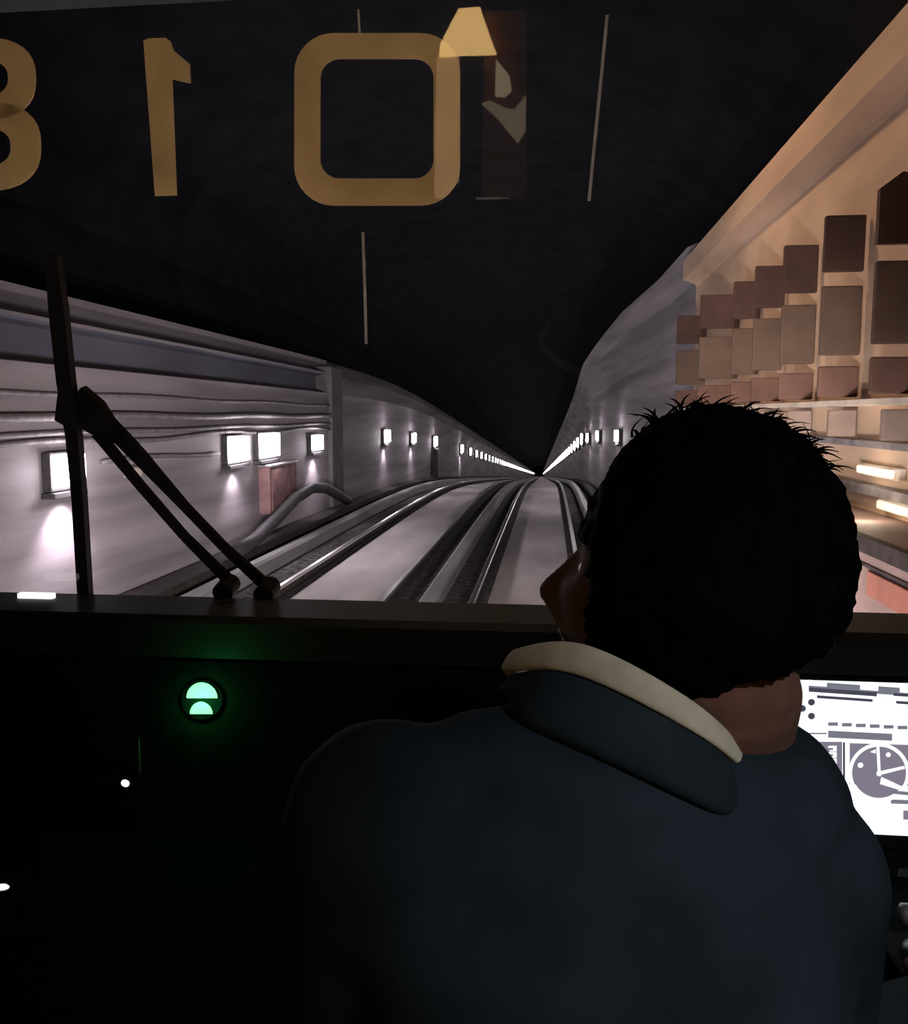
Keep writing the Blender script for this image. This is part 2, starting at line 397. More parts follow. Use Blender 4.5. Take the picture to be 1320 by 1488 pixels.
# right wall blocks --------------------------------------------------
ROWS = [('top', 3.48, 3.86, 'block'), ('middle', 2.91, 3.385, 'block2'), ('bottom', 2.62, 2.835, 'block3')]
ORD = ['nearest the train', 'second from the near end', 'third from the near end', 'fourth from the near end', 'fifth from the near end', 'sixth and wide', 'seventh and farthest']
COLS = [5.42, 6.43, 7.50, 8.50, 9.45, 10.45, 12.6]
for rn, z0, z1, mk in ROWS:
    for k, d in enumerate(COLS):
        pr = 0.27 if k < 5 else (0.44 if k == 5 else 0.40)
        bm = bmesh.new()
        xo = RX-0.03
        if rn == 'top' and k == 0:
            slab(bm, [(xo-pr, d, z0), (xo, d, z0), (xo, d, z1-0.01), (xo-pr+0.12, d, z1+0.02), (xo-pr+0.08, d, z1-0.01), (xo-pr, d, z1-0.07)], (0, 1, 0), 0.05)
        else:
            box(bm, xo-pr, xo, d, d+0.05, z0, z1, 0.012)
        tag(link('baffle_panel', bm, M[mk]), '%s baffle panel, %s row on right wall, %s' % ({'block': 'dark brown', 'block2': 'taupe', 'block3': 'red brown'}[mk], rn, ORD[k]), 'baffle panel', 'baffle panels on the right wall')
for k, d in enumerate(COLS):
    tag(link('panel_rib', nbox(RX-0.32, RX+0.005, d+0.05, d+0.10, 2.60, 3.80, 0.006), M['ledge']) if False else link('baffle_panel', nbox(RX-0.22, RX-0.03, d, d+0.05, 2.345, 2.53, 0.01), M['block4']),
        'pale lowest baffle panel on the right wall, %s' % ORD[k], 'baffle panel', 'pale baffle panels on the right wall')
tag(link('ledge', nbox(RX-0.16, RX+0.005, 4.2, 13.7, 2.555, 2.60, 0.006), M['ledge']), 'long pale ledge under the brown baffle panels on the right wall', 'ledge')
# bands lower down the right wall
longthing('guard_rail', [(RX-0.07, 2.28), (RX+0.01, 2.28), (RX+0.01, 2.335), (RX-0.07, 2.325)], 2.2, 13.7, M['cable'], 'upper dark rail along the right wall beside the driver\'s head', 'guard rail')
longthing('guard_rail', [(RX-0.07, 1.97), (RX+0.01, 1.97), (RX+0.01, 2.04), (RX-0.07, 2.03)], 2.2, 13.7, M['cable'], 'lower dark rail along the right wall beside the driver\'s head', 'guard rail')
for d, z, lab in ((5.95, 2.13, 'upper pale strip lamp on the right wall, right of the driver\'s hair'), (5.55, 1.925, 'lower pale strip lamp on the right wall, right of the driver\'s hair')):
    e = empty('glow_strip', (RX, d, z), lab, 'lamp', 'glowing strips right of the driver')  # bright patches by the parapet, imitated with added glowing strips
    link('housing', nbox(-0.05, 0.0, -0.36, 0.36, -0.04, 0.04, 0.01), M['ledge'], e)
    link('lens', nbox(-0.08, -0.04, -0.30, 0.30, -0.028, 0.028, 0.012), M['dim_lens'], e)
    add_light('strip_glow', 'POINT', (-0.25, 0, 0.0), 3.6, (1.0, 0.82, 0.62), e, size=0.1)
# parapet low on the right
e = empty('parapet', (1.62, 0, 0), 'pinkish parapet with dark coping low on the right beside the driver\'s neck', 'parapet')
link('parapet_body', sweep(bmesh.new(), [(0, 0), (RX-1.62-0.002, 0), (RX-1.62-0.002, 1.85), (0, 1.85)], 1.9, 13.7, closed=True), M['wall_pink'], e)
link('coping', sweep(bmesh.new(), [(-0.03, 1.80), (0.05, 1.80), (0.05, 1.87), (-0.03, 1.88)], 1.9, 13.7, closed=True), M['railside'], e, )
link('groove', sweep(bmesh.new(), [(-0.010, 1.725), (0.0, 1.725), (0.0, 1.742), (-0.010, 1.742)], 1.9, 13.7, closed=True), M['railside'], e)
tag(link('warning_board', nbox(1.600, 1.618, 3.5, 4.55, 1.59, 1.715, 0.005), M['red']), 'red board on the pink parapet at the right edge', 'board')

# added warm light above the frame, invented to brighten the right wall
e = empty('fill_flood', (-1.2, 8.2, 6.95), 'added warm light on the vault over the right wall, out of view', 'fill_flood')
link('housing', nbox(-0.2, 0.2, -0.15, 0.15, 0, 0.16, 0.02), M['housing'], e)
link('lens', nbox(-0.17, 0.17, -0.12, 0.12, -0.02, 0.0, 0.004), M['warm_glow'], e)
link('stem', nbox(-0.03, 0.03, -0.03, 0.03, 0.14, 0.6), M['housing'], e)
add_light('fill_flood_beam', 'SPOT', (0, 0, -0.08), WARM_W*8, (1.0, 0.66, 0.40), e, rot=(math.radians(-12), math.radians(-50), 0), size=0.14, angle=120, blend=0.9)

# ------------------------------------------------------------------ the train cab
GN = Vector((0, math.cos(math.radians(13)), math.sin(math.radians(13)))); GP = Vector((0, 1.65, 2.10)); GU = Vector((0, -math.sin(math.radians(13)), math.cos(math.radians(13))))
def gp(x, v): return GP + Vector((x, 0, 0)) + GU*v           # windscreen coordinates: across, up the glass
def g(px, py, off=0.0): return on(px, py, GP, GN) + GN*off
XL, XR = -1.62, 1.12
glass = link('window_1', slab(bmesh.new(), [gp(XL+.02, -0.05), gp(XR-.02, -0.05), gp(XR-.02, 1.12), gp(XL+.02, 1.12)], GN, 0.010), M['glass'])
# a single sheet is enough for the reflection
bm = bmesh.new(); vs = [bm.verts.new(p) for p in (gp(XL+.02, -0.05), gp(XR-.02, -0.05), gp(XR-.02, 1.12), gp(XL+.02, 1.12))]; bm.faces.new(vs)
old = glass.data; me = bpy.data.meshes.new('window_1'); bm.to_mesh(me); bm.free(); me.materials.append(M['glass']); glass.data = me; bpy.data.meshes.remove(old)
tag(glass, 'wide raked windscreen of the cab', kind='structure')
def frame(name, x0, x1, v0, v1, t0=-0.04, t1=0.05):
    bm = bmesh.new(); slab(bm, [gp(x0, v0)+GN*t0, gp(x1, v0)+GN*t0, gp(x1, v1)+GN*t0, gp(x0, v1)+GN*t0], GN, t1-t0)
    o = link(name, bm, M['black']); tag(o, kind='structure'); return o
TOPV = (g(0, 8)-GP).dot(GU)
frame('trim_2', XL-0.1, XR+0.1, TOPV, TOPV+0.12)['label'] = 'black header over the windscreen'
frame('trim_3', XL-0.1, XL+0.03, -0.1, TOPV+0.05)['label'] = 'left windscreen pillar'
frame('trim_4', XR-0.03, XR+0.1, -0.1, TOPV+0.05)['label'] = 'right windscreen pillar'
# shell
def wallbox(name, a, lab, m='cab'):
    o = link(name, nbox(*a), M[m]); tag(o, lab, kind='structure'); return o
wallbox('floor_cab', (XL, XR, -1.0, 1.66, 1.02, 1.10), 'cab floor')
wallbox('ceiling_cab', (XL, XR, -1.0, 1.50, 3.28, 3.34), 'cab ceiling')
wallbox('wall_cab_left', (XL-0.06, XL, -1.0, 1.66, 1.02, 3.34), 'left side of the cab')
wallbox('wall_cab_right', (XR, XR+0.06, -1.0, 1.66, 1.02, 3.34), 'right side of the cab')
wallbox('wall_cab_front', (XL-0.06, XR+0.06, 1.66, 1.76, 0.6, 2.085), 'cab front under the windscreen')
# bulkhead behind with a door window into the saloon: the lit window mirrored in the glass
def mirror(p):
    p = Vector(p); return p - GN*(2*(p-GP).dot(GN))
BY = -0.95
def refl(px, py, Y):
    """point behind the camera at depth Y whose mirror image in the windscreen is seen along this view"""
    h = g(px, py); d = (h-EYE).normalized(); r = d - GN*(2*d.dot(GN)); return h + r*((Y-h.y)/r.y)
a = refl(600, 6, BY); b = refl(766, 292, BY)
wx0, wx1 = min(a.x, b.x), max(a.x, b.x); wz0, wz1 = min(a.z, b.z), max(a.z, b.z)
bm = bmesh.new()
for q in ((XL, wx0, 1.02, 3.34), (wx1, XR, 1.02, 3.34), (wx0, wx1, 1.02, wz0), (wx0, wx1, wz1, 3.34)):
    box(bm, q[0], q[1], BY-0.05, BY, q[2], q[3])
o = link('wall_cab_back', bm, M['cab']); tag(o, 'bulkhead behind the driver with a small window', kind='structure')
# saloon vestibule
bm = bmesh.new()
SY = -2.1
for q in ((XL, XR, SY-0.05, SY, 1.02, 3.34), (XL-0.05, XL, SY, BY, 1.02, 3.34), (XR, XR+0.05, SY, BY, 1.02, 3.34), (XL, XR, SY, BY, 1.0, 1.08), (XL, XR, SY, BY, 3.3, 3.36)):
    box(bm, *q)
tag(link('wall_saloon', bm, M['cab']), 'dim saloon behind the cab', kind='structure')
RY = SY+0.06
def rpoly(pts, Y, t=0.02): return slab(bmesh.new(), [refl(x, y, Y) for x, y in pts], (0, 1, 0), t)
e = empty('saloon_glow', (0, 0, 0), 'glowing tapered amber shape seen mirrored at the top of the windscreen', 'lamp')  # made-up glowing outlines, shaped to give the amber reflection
link('glow_shape', rpoly([(668, 12), (698, 10), (708, 40), (722, 79), (676, 80), (640, 82), (641, 64), (654, 38)], RY, 0.05), M['warm_glow'], e)
link('glow_stem', rpoly([(636, 80), (668, 80), (668, 200), (668, 262), (648, 286), (632, 286)], RY, 0.03), mat('lit_stem', (.5, .35, .2), .6, var=.02, emit=(1.0, .62, .33), estr=2.6), e)
e2 = empty('saloon_glow_panel', (0, 0, 0), 'pale glowing panel mirrored in the windscreen beside the amber shape', 'panel')  # lit surfaces imitated by emission, no lamp
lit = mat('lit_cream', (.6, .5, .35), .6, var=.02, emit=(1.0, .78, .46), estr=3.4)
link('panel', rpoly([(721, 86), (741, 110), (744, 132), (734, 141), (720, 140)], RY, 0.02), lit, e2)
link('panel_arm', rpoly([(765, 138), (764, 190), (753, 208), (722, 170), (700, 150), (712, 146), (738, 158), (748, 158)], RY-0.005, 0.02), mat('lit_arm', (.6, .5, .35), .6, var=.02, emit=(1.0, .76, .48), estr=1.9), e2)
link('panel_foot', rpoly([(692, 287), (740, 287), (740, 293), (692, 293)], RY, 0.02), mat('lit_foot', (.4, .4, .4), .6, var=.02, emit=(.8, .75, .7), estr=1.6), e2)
tag(link('saloon_board', rpoly([(706, 16), (766, 16), (766, 286), (700, 286)], SY+0.02, 0.02), mat('lit_brown', (.15, .06, .03), .7, var=.25, scale=4, emit=(.5, .2, .08), estr=0.30)), 'brown glowing board mirrored in the windscreen behind the pale panel', 'board')  # lit look of the board put in as emission
# added ceiling lamps behind the camera, invented to light driver and digits
def aim(o, tgt):
    o.rotation_euler = (Vector(tgt) - (o.location + o.parent.location)).to_track_quat('-Z', 'Y').to_euler()
def fill_lamp(loc, lab, power, col, tgt, angle):
    e = empty('fill_lamp', loc, lab, 'lamp')
    link('lamp_base', nbox(-0.09, 0.09, -0.09, 0.09, -0.02, 0.01, 0.006), M['metal'], e)
    link('lens', nbox(-0.07, 0.07, -0.07, 0.07, -0.035, -0.018, 0.006), M['fill_lens'], e)
    aim(add_light('fill_lamp_beam', 'SPOT', (0, 0, -0.06), power, col, e, size=0.05, angle=angle, blend=1.0), tgt)
fill_lamp((-0.45, -0.30, 3.27), 'added warm lamp in the cab ceiling aimed at the windscreen number', CABIN_W*2.2, (1.0, 0.82, 0.58), (-0.62, 1.5, 2.98), 62)
fill_lamp((0.62, -0.50, 3.27), 'added small lamp in the cab ceiling above the driver', CABIN_W*3.0, (0.90, 0.93, 0.97), (0.33, 0.54, 2.12), 42)

# sill and desk
def strip(bm, prof, x0, x1):
    a = [bm.verts.new((x0, y, z)) for y, z in prof]; b = [bm.verts.new((x1, y, z)) for y, z in prof]
    n = len(prof)
    for i in range(n): bm.faces.new((a[i], a[(i+1) % n], b[(i+1) % n], b[i]))
    bm.faces.new(a[::-1]); bm.faces.new(b); return bm
e = empty('driving_desk', (0, 0, 1.1), 'black driving desk across the whole cab under the windscreen', 'desk')
desk = [(1.44, 2.07), (1.43, 2.07), (1.27, 1.83), (0.86, 1.765), (0.84, 1.73), (0.90, 1.70), (1.15, 1.66), (1.20, 1.10), (1.64, 1.10), (1.64, 2.07)]
o = link('desk_body', strip(bmesh.new(), [(y, z-1.1) for y, z in desk], XL+0.005, XR-0.005), M['dash'], e)
o = link('sill', strip(bmesh.new(), [(1.425, 2.078-1.1), (1.66, 2.078-1.1), (1.66, 2.135-1.1), (1.45, 2.148-1.1), (1.425, 2.140-1.1)], XL+0.005, XR-0.005), M['sill'], e)
FP = Vector((0, 1.43, 2.07)); FU = Vector((0, 0.16, 0.24)).normalized(); FN = Vector((0, -0.24, 0.16)).normalized()
def fp(px, py, off=0.0): return on(px, py, FP, FN) + FN*off
def face_slab(pts, off, t): return slab(bmesh.new(), [fp(x, y, off) for x, y in pts], FN, t)

# gleam on the sill, painted in as a glowing strip
tag(link('sill_gleam', nbox(*sorted((g(52, 877).x, g(101, 877).x)), 1.585, 1.60, 2.139, 2.150, 0.002), M['led']), 'short bright white gleam on the sill at the foot of the wiper', 'strip')

# ---- monitor
e = empty('driver_monitor', (0, 0, 0), 'bright white driver monitor with dial, right of the driver', 'monitor')
p = [fp(1108, 975, 0.002), fp(1420, 996, 0.002)]
tl, bl = fp(1128, 984), fp(1108, 1212)
tr, br = fp(1420, 1006), fp(1400, 1224)
x0 = fp(1120, 1105).x; x1 = 0.70
vt = (fp(1240, 994)-FP).dot(FU); vb = (fp(1310, 1216)-FP).dot(FU)
def fc(x, v, off=0.0): return FP + Vector((x, 0, 0)) + FU*v + FN*off
def frect(xa, xb, va, vb_, off, t): return slab(bmesh.new(), [fc(xa, va, off), fc(xb, va, off), fc(xb, vb_, off), fc(xa, vb_, off)], FN, t)
bm = frect(x0-0.018, x1+0.018, vb-0.018, vt+0.014, 0.0, 0.012); link('bezel', bm, M['black'], e)
scr = link('display', frect(x0, x1, vb, vt, 0.012, 0.002), M['scr'], e)
L1 = 0.0145
def gfx(name, bmlist, m, parent=scr):
    for pts, lev in bmlist:
        link(name, slab(bmesh.new(), [fp(x, y, L1+lev) for x, y in pts], FN, 0.0006), M[m], parent)
def R4(xa, ya, xb, yb, sk=0.0): return [(xa, ya), (xb, ya+(xb-xa)*sk), (xb, yb+(xb-xa)*sk), (xa, yb)]
K = 0.07
gfx('header_bar', [(R4(1172, 994, 1318, 1005, K), 0)], 'scr_grey')
gfx('header_patch', [(R4(1172, 992, 1198, 1000, K), .0007), (R4(1246, 996, 1272, 1006, K), .0007), (R4(1303, 1000, 1340, 1010, K), .0007)], 'scr')
gfx('rule', [(R4(1172, 1003, 1270, 1009, K), .0007), (R4(1294, 1011, 1340, 1015, K), .0007), (R4(1184, 1014, 1264, 1018, K), 0), (R4(1298, 1022, 1340, 1026, K), 0)], 'scr_dark')
def disc(cx_, cy_, r, n=20): return [(cx_+r*math.cos(2*math.pi*k/n), cy_+r*math.sin(2*math.pi*k/n)*0.95) for k in range(n)]
for cx_, cy_ in ((1163, 1033), (1176, 1024), (1176, 1044)): gfx('dot', [(disc(cx_, cy_, 5), 0)], 'scr_dark')
gfx('tick_row', [(R4(1200+20*k, 1053+k, 1214+20*k, 1058+k), 0) for k in range(6)], 'scr_grey')
gfx('caption_bar', [(R4(1200, 1065, 1292, 1075, .05), 0)], 'scr_grey')
gfx('rule', [(R4(1132, 1058, 1156, 1061), 0), (R4(1132, 1068, 1198, 1070), 0), (R4(1290, 1151, 1318, 1156, .1), 0.0013), (R4(1290, 1164, 1400, 1170, .04), 0)], 'scr_grey')
gfx('lower_panel', [(R4(1131, 1079, 1151, 1150), 0), (R4(1161, 1081, 1220, 1150), 0), (R4(1231, 1083, 1330, 1142, .03), 0), (R4(1308, 1180, 1400, 1193, .04), 0)], 'scr_violet')
digs = []
for cx_, y0 in ((1141, 1084), (1176, 1086), (1203, 1087)):
    for k in range(6):
        yy = y0 + k*9
        digs.append(([(cx_-3, yy), (cx_+9, yy), (cx_+9, yy+8), (cx_-1, yy+8), (cx_-1, yy+6), (cx_+4, yy+6), (cx_+4, yy+3), (cx_-3, yy+3)], .0007))
gfx('numeral', digs, 'scr')
gfx('divider', [(R4(1221, 1082, 1224, 1150), .0007), (R4(1155, 1080, 1158, 1150), .0007)], 'scr_dark')
b0 = bmesh.new()
dc = (1273, 1126)
ring_slab(b0, [fp(dc[0]+44*math.cos(2*math.pi*k/48), dc[1]+43*math.sin(2*math.pi*k/48), L1+.0007) for k in range(48)],
          [fp(dc[0]+39*math.cos(2*math.pi*k/48), dc[1]+38*math.sin(2*math.pi*k/48), L1+.0007) for k in range(48)], FN, 0.0006)
link('dial_ring', b0, M['scr'], scr)
gfx('dial_face', [(disc(dc[0], dc[1], 38, 40), 0.0007)], 'scr_violet')
gfx('dial_needle', [([(1269, 1086), (1273, 1086), (1275, 1126), (1271, 1128)], .0015), ([(1273, 1124), (1309, 1116), (1310, 1120), (1274, 1129)], .0015), (disc(1273, 1127, 4), .0015), ([(1276, 1132), (1306, 1146), (1300, 1150), (1274, 1142)], .0015)], 'scr')
gfx('dial_mark', [(disc(1246, 1115, 4), .0015), (disc(1286, 1100, 3.5), .0015), ([(1260, 1096), (1268, 1092), (1268, 1098)], .0015)], 'scr')

# ---- green indicator
e = empty('green_indicator', tuple(fp(296, 1017)), 'green double half moon indicator lamp glowing on the dark desk face', 'indicator lamp')
org = fp(296, 1017)
def loc_slab(pts, off, t):
    b0 = bmesh.new(); slab(b0, [fp(x, y, off)-org for x, y in pts], FN, t); return b0
link('bezel', loc_slab(disc(295, 1018, 30, 32), 0.0, 0.006), M['black'], e)
def moon(cx_, yb, rx, ry, n=14): return [(cx_+rx*math.cos(math.pi*k/n), yb-ry*math.sin(math.pi*k/n)) for k in range(n+1)]
link('upper_lens', loc_slab(moon(296, 1016, 22, 22), 0.006, 0.004), M['green'], e)
link('lower_lens', loc_slab(moon(295, 1039, 16, 17), 0.006, 0.004), M['green'], e)
add_light('green_glow', 'POINT', tuple(FN*0.035), 0.14, (0.05, 1.0, 0.22), e, size=0.01)
# ---- little white lights and a switch
org = fp(184, 1139); e = empty('white_indicator', tuple(org), 'tiny round white indicator on the desk face below the green lamp', 'indicator lamp')
link('lens', loc_slab(disc(184, 1139, 5.5, 14), 0.003, 0.004), M['led'], e); link('bezel', loc_slab(disc(184, 1139, 10, 18), 0.0, 0.003), M['black'], e)
q = on(3, 1291, Vector((0, 1.27, 1.83)), Vector((0, -0.065, 0.41))); e = empty('white_indicator', tuple(q), 'oval white indicator on the desk at the left edge', 'indicator lamp')
r = bmesh.new(); bmesh.ops.create_uvsphere(r, u_segments=14, v_segments=8, radius=1); bmesh.ops.scale(r, vec=(0.011, 0.008, 0.006), verts=r.verts)
link('lens', r, M['led'], e, smooth=True); link('bezel', nbox(-0.016, 0.016, -0.012, 0.012, -0.006, 0.001, 0.002), M['black'], e)
e = empty('toggle_switch', tuple(fp(204, 1133)), 'thin grey toggle switch above the tiny white indicator', 'switch')
org = fp(204, 1133)
a = fp(204, 1130)-org; b = fp(206, 1074, 0.012)-org
link('stick', tube(bmesh.new(), [a, a.lerp(b, .5), b], [0.0022, 0.002, 0.0015], 8), mat('switch_grey', (.16, .17, .17), .5, var=.1), e, smooth=True)
link('switch_base', loc_slab(disc(204, 1133, 8, 16), 0.0, 0.004), M['black'], e)

# ---- control lever at the right edge
q = on(1336, 1400, Vector((0, 1.27, 1.83)), Vector((0, -0.065, 0.41)))
e = empty('control_lever', tuple(q), 'grey metal control lever at the right edge beside the driver\'s arm', 'lever')
link('lever_base', nbox(-0.04, 0.05, -0.05, 0.05, -0.004, 0.014, 0.005), M['black'], e)
link('shaft', tube(bmesh.new(), [(0, 0, 0.01), (0, 0, 0.06)], [0.013, 0.011], 14), M['metal'], e, smooth=True)
link('boot', tube(bmesh.new(), [(0, 0, 0.012), (0, 0, 0.022), (0, 0, 0.026)], [0.024, 0.02, 0.012], 16), M['metal'], e, smooth=True)
link('knob', tube(bmesh.new(), [(-0.028, 0, 0.066), (-0.024, 0, 0.066), (0.04, 0, 0.066), (0.045, 0, 0.066)], [0.008, 0.013, 0.013, 0.008], 14), M['metal'], e, smooth=True)
tag(link('button', slab(bmesh.new(), [on(x, y, Vector((0, 1.27, 1.83)), Vector((0, -0.065, 0.41))) for x, y in ((1306, 1262), (1340, 1260), (1340, 1276), (1304, 1274))], (0, -0.065, 0.41), 0.008), mat('button_grey', (.12, .125, .14), .5, var=.1)), 'flat grey push button on the desk below the monitor', 'button')

# ---- digits on the outside of the glass (read from the platform: seen reversed from here)
e = empty('number_sign', tuple(gp(-0.6, 0.8)), 'dim yellow number 018 on the windscreen, reversed as seen from the cab', 'number')
o0 = gp(-0.6, 0.8)
def gl(px, py, off=0.011): return g(px, py, off) - o0
def rrect(x0_, y0_, x1_, y1_, r, n=8):
    pts = []
    for cx_, cy_, a0 in ((x1_-r, y0_+r, -90), (x1_-r, y1_-r, 0), (x0_+r, y1_-r, 90), (x0_+r, y0_+r, 180)):
        for k in range(n+1):
            a_ = math.radians(a0+90*k/n); pts.append((cx_+r*math.cos(a_), cy_+r*math.sin(a_)))
    return pts
link('digit_zero', ring_slab(bmesh.new(), [gl(*p_) for p_ in rrect(425, 46, 668, 299, 58)], [gl(*p_) for p_ in rrect(463, 84, 629, 259, 28)], GN, 0.003), M['yellow'], e)
link('digit_one', slab(bmesh.new(), [gl(*p_) for p_ in ((204, 57), (212, 54), (236, 53), (243, 58), (248, 72), (272, 92), (273, 120), (246, 114), (253, 284), (221, 285))], GN, 0.003), M['yellow'], e)
def blob(cx_, cy_, rx, ry, n=32): return [gl(cx_+rx*math.copysign(abs(math.cos(2*math.pi*k/n))**.8, math.cos(2*math.pi*k/n)), cy_+ry*math.copysign(abs(math.sin(2*math.pi*k/n))**.8, math.sin(2*math.pi*k/n))) for k in range(n)]
b0 = bmesh.new()
ring_slab(b0, blob(-32, 113, 78, 61), blob(-32, 112, 38, 26), GN, 0.003)
ring_slab(b0, blob(-32, 212, 86, 66), blob(-32, 213, 42, 28), GN, 0.0026)
link('digit_eight', b0, M['yellow'], e)

# ---- pale hairlines on the glass, built as thin tubes
def hairline(pts, r, label):
    return tag(link('glass_hairline', tube(bmesh.new(), [g(x, y, 0.02) for x, y in pts], r, 8), M['line_pale'], smooth=True), label, 'hairline', 'thin pale lines on the windscreen')
hairline([(884, 18), (881, 50), (873, 130), (864, 220), (857, 292)], 0.0026, 'thin pale cord on the windscreen right of the digits, slightly slanted')
hairline([(524, 338), (527, 420), (529, 502)], 0.0026, 'thin pale cord on the windscreen below the zero')
hairline([(517, 10), (519, 44)], 0.002, 'short thin pale cord on the windscreen above the zero')

# ---- wiper
e = empty('windscreen_wiper', tuple(g(95, 620)), 'black windscreen wiper with twin diagonal arms on the left of the windscreen', 'wiper')
o0 = g(95, 620)
def wv(px, py, off=0.05): return g(px, py, off) - o0
def bar(pts, w_, off=0.05, t=0.012):
    b0 = bmesh.new()
    for (p0, p1) in zip(pts, pts[1:]):
        a_, c_ = wv(*p0, off), wv(*p1, off); d_ = (c_-a_).normalized(); s_ = d_.cross(GN)
        w0 = w_[pts.index(p0)] if isinstance(w_, list) else w_; w1 = w_[pts.index(p1)] if isinstance(w_, list) else w_
        slab(b0, [a_-s_*w0/2, a_+s_*w0/2, c_+s_*w1/2, c_-s_*w1/2], GN, t)
    return b0
link('blade', bar([(60, 372), (68, 450), (80, 560), (92, 640), (101, 740), (110, 882)], [0.022, 0.030, 0.030, 0.026, 0.024, 0.025], 0.03, 0.02), M['rubber'], e)
link('yoke', bar([(68, 625), (84, 585), (110, 612), (150, 650)], [0.028, 0.058, 0.070, 0.030], 0.05, 0.02), M['rubber'], e)
link('arm', bar([(118, 640), (180, 715), (250, 795), (318, 862)], [0.022, 0.018, 0.017, 0.022], 0.055), M['rubber'], e)
link('arm', bar([(128, 620), (175, 668), (250, 750), (310, 812), (372, 868)], [0.034, 0.032, 0.018, 0.018, 0.024], 0.055), M['rubber'], e)
for x, y in ((318, 868), (378, 872)):
    b0 = bmesh.new(); c_ = wv(x, y, 0.02); tube(b0, [c_, c_+GN*0.05], 0.021, 14); link('pivot', b0, M['rubber'], e, smooth=False)

# ---- headlights on the nose
for x, lab in ((-0.72, 'left headlight on the nose of the train'), (0.24, 'right headlight on the nose of the train')):
    e = empty('headlight', (x, 1.76, 1.25), lab, 'headlight', 'headlights of the train')
    b0 = tube(bmesh.new(), [(0, 0, 0), (0, 0.06, 0)], [0.11, 0.12], 20); link('housing', b0, M['housing'], e)
    b0 = tube(bmesh.new(), [(0, 0.06, 0), (0, 0.075, 0)], [0.105, 0.09], 20); link('lens', b0, M['led'], e)
    add_light('headlight_beam', 'SPOT', (0, 0.12, 0), HEAD_W, (1.0, 0.91, 0.90), e, rot=(math.radians(78), 0, math.radians(5)), size=0.08, angle=105, blend=1.0)

# ------------------------------------------------------------------ the driver
HC = Vector((0.102, 0.66, 2.378))          # centre of the skull
HYAW, HPITCH, HROLL = math.radians(58), math.radians(10), math.radians(0)
HR = Matrix.Translation(HC) @ Matrix.Rotation(HYAW, 4, 'Z') @ Matrix.Rotation(HPITCH, 4, 'X')
def gauss(p, c, s): return math.exp(-sum(((p[i]-c[i])/s[i])**2 for i in range(3)))
def head_bm():
    b0 = bmesh.new(); bmesh.ops.create_uvsphere(b0, u_segments=96, v_segments=72, radius=1.0)
    for v in b0.verts:
        n = v.co.normalized(); x, y, z = n
        p = Vector((x*0.075, y*0.095 - (0.020*max(0, y)*min(1, max(0, (z+0.25)*2.2))), z*0.112))
        if z < 0:                                        # narrow the jaw
            t = -z
            p.x *= 1-0.30*t*t; 
            if y < 0: p.y *= 1-0.35*t
            else: p.y *= 1-0.08*t
        q = (p.x, p.y, p.z)
        f = Vector((0, 0, 0))
        f.y += 0.031*gauss(q, (0, 0.089, -0.046), (0.016, 0.05, 0.018))    # nose tip
        f.y += 0.014*gauss(q, (0, 0.094, -0.016), (0.009, 0.05, 0.022))    # bridge
        for s in (-1, 1):
            f.y -= 0.010*gauss(q, (s*0.032, 0.085, -0.006), (0.016, 0.05, 0.012))   # eye sockets
            f.y += 0.005*gauss(q, (s*0.030, 0.09, 0.014), (0.024, 0.05, 0.010))    # brow
            f.y += 0.005*gauss(q, (s*0.042, 0.07, -0.034), (0.02, 0.05, 0.018))    # cheek
            f.y += 0.006*gauss(q, (s*0.010, 0.09, -0.050), (0.007, 0.05, 0.008))   # nostril wing
        f.y += 0.017*gauss(q, (0, 0.07, -0.080), (0.034, 0.06, 0.034))
        f.y += 0.009*gauss(q, (0, 0.075, -0.069), (0.022, 0.05, 0.008))    # lips
        f.y -= 0.004*gauss(q, (0, 0.075, -0.0745), (0.024, 0.05, 0.003))
        f.y += 0.006*gauss(q, (0, 0.075, -0.080), (0.018, 0.05, 0.006))
        f.y += 0.014*gauss(q, (0, 0.05, -0.106), (0.028, 0.06, 0.020))     # chin
        v.co = p + f
    return b0
person = empty('person', (0.12, 0.45, 1.1), 'seated driver in a dark jacket with black hair, seen from behind, face turned left', 'person')
PI_ = person.matrix_basis.inverted()
def world_part(name, b0, m, mods=None, smooth=True, label=None, parent=None):
    par = parent or person
    off = Matrix.Translation(-Vector((0.12, 0.45, 1.1)))
    bmesh.ops.transform(b0, matrix=off, verts=b0.verts)
    o = link(name, b0, m, None, smooth)
    if mods: baked(o, mods)
    o.parent = par
    if label: o['label'] = label
    return o

NB = atY(1040, 1085, 0.665)                     # base of the neck
NT = HR @ Vector((0, -0.045, -0.070))
SL = atY(560, 1190, 0.58); SR = atY(1165, 1262, 0.65)
CH = (SL+SR)/2 + Vector((0.02, 0.01, -0.17)); WA = Vector((0.07, 0.58, 1.78)); HI = Vector((0.07, 0.54, 1.64))
EL = SL + Vector((-0.05, 0.12, -0.27)); WL = Vector((-0.04, 0.84, 1.70))
ER = SR + Vector((0.03, 0.09, -0.25)); WR = Vector((0.47, 0.94, 1.862))
def capsule(bm_, pts, rads, n=6):
    P, Rr = [], []
    for i in range(len(pts)-1):
        for k in range(n):
            t = k/n; P.append(Vector(pts[i]).lerp(Vector(pts[i+1]), t)); Rr.append(rads[i]*(1-t)+rads[i+1]*t)
    P.append(Vector(pts[-1])); Rr.append(rads[-1])
    tube(bm_, P, Rr, 16)
    for q, r_ in ((pts[0], rads[0]), (pts[-1], rads[-1])):
        bmesh.ops.create_icosphere(bm_, subdivisions=2, radius=r_, matrix=Matrix.Translation(q))

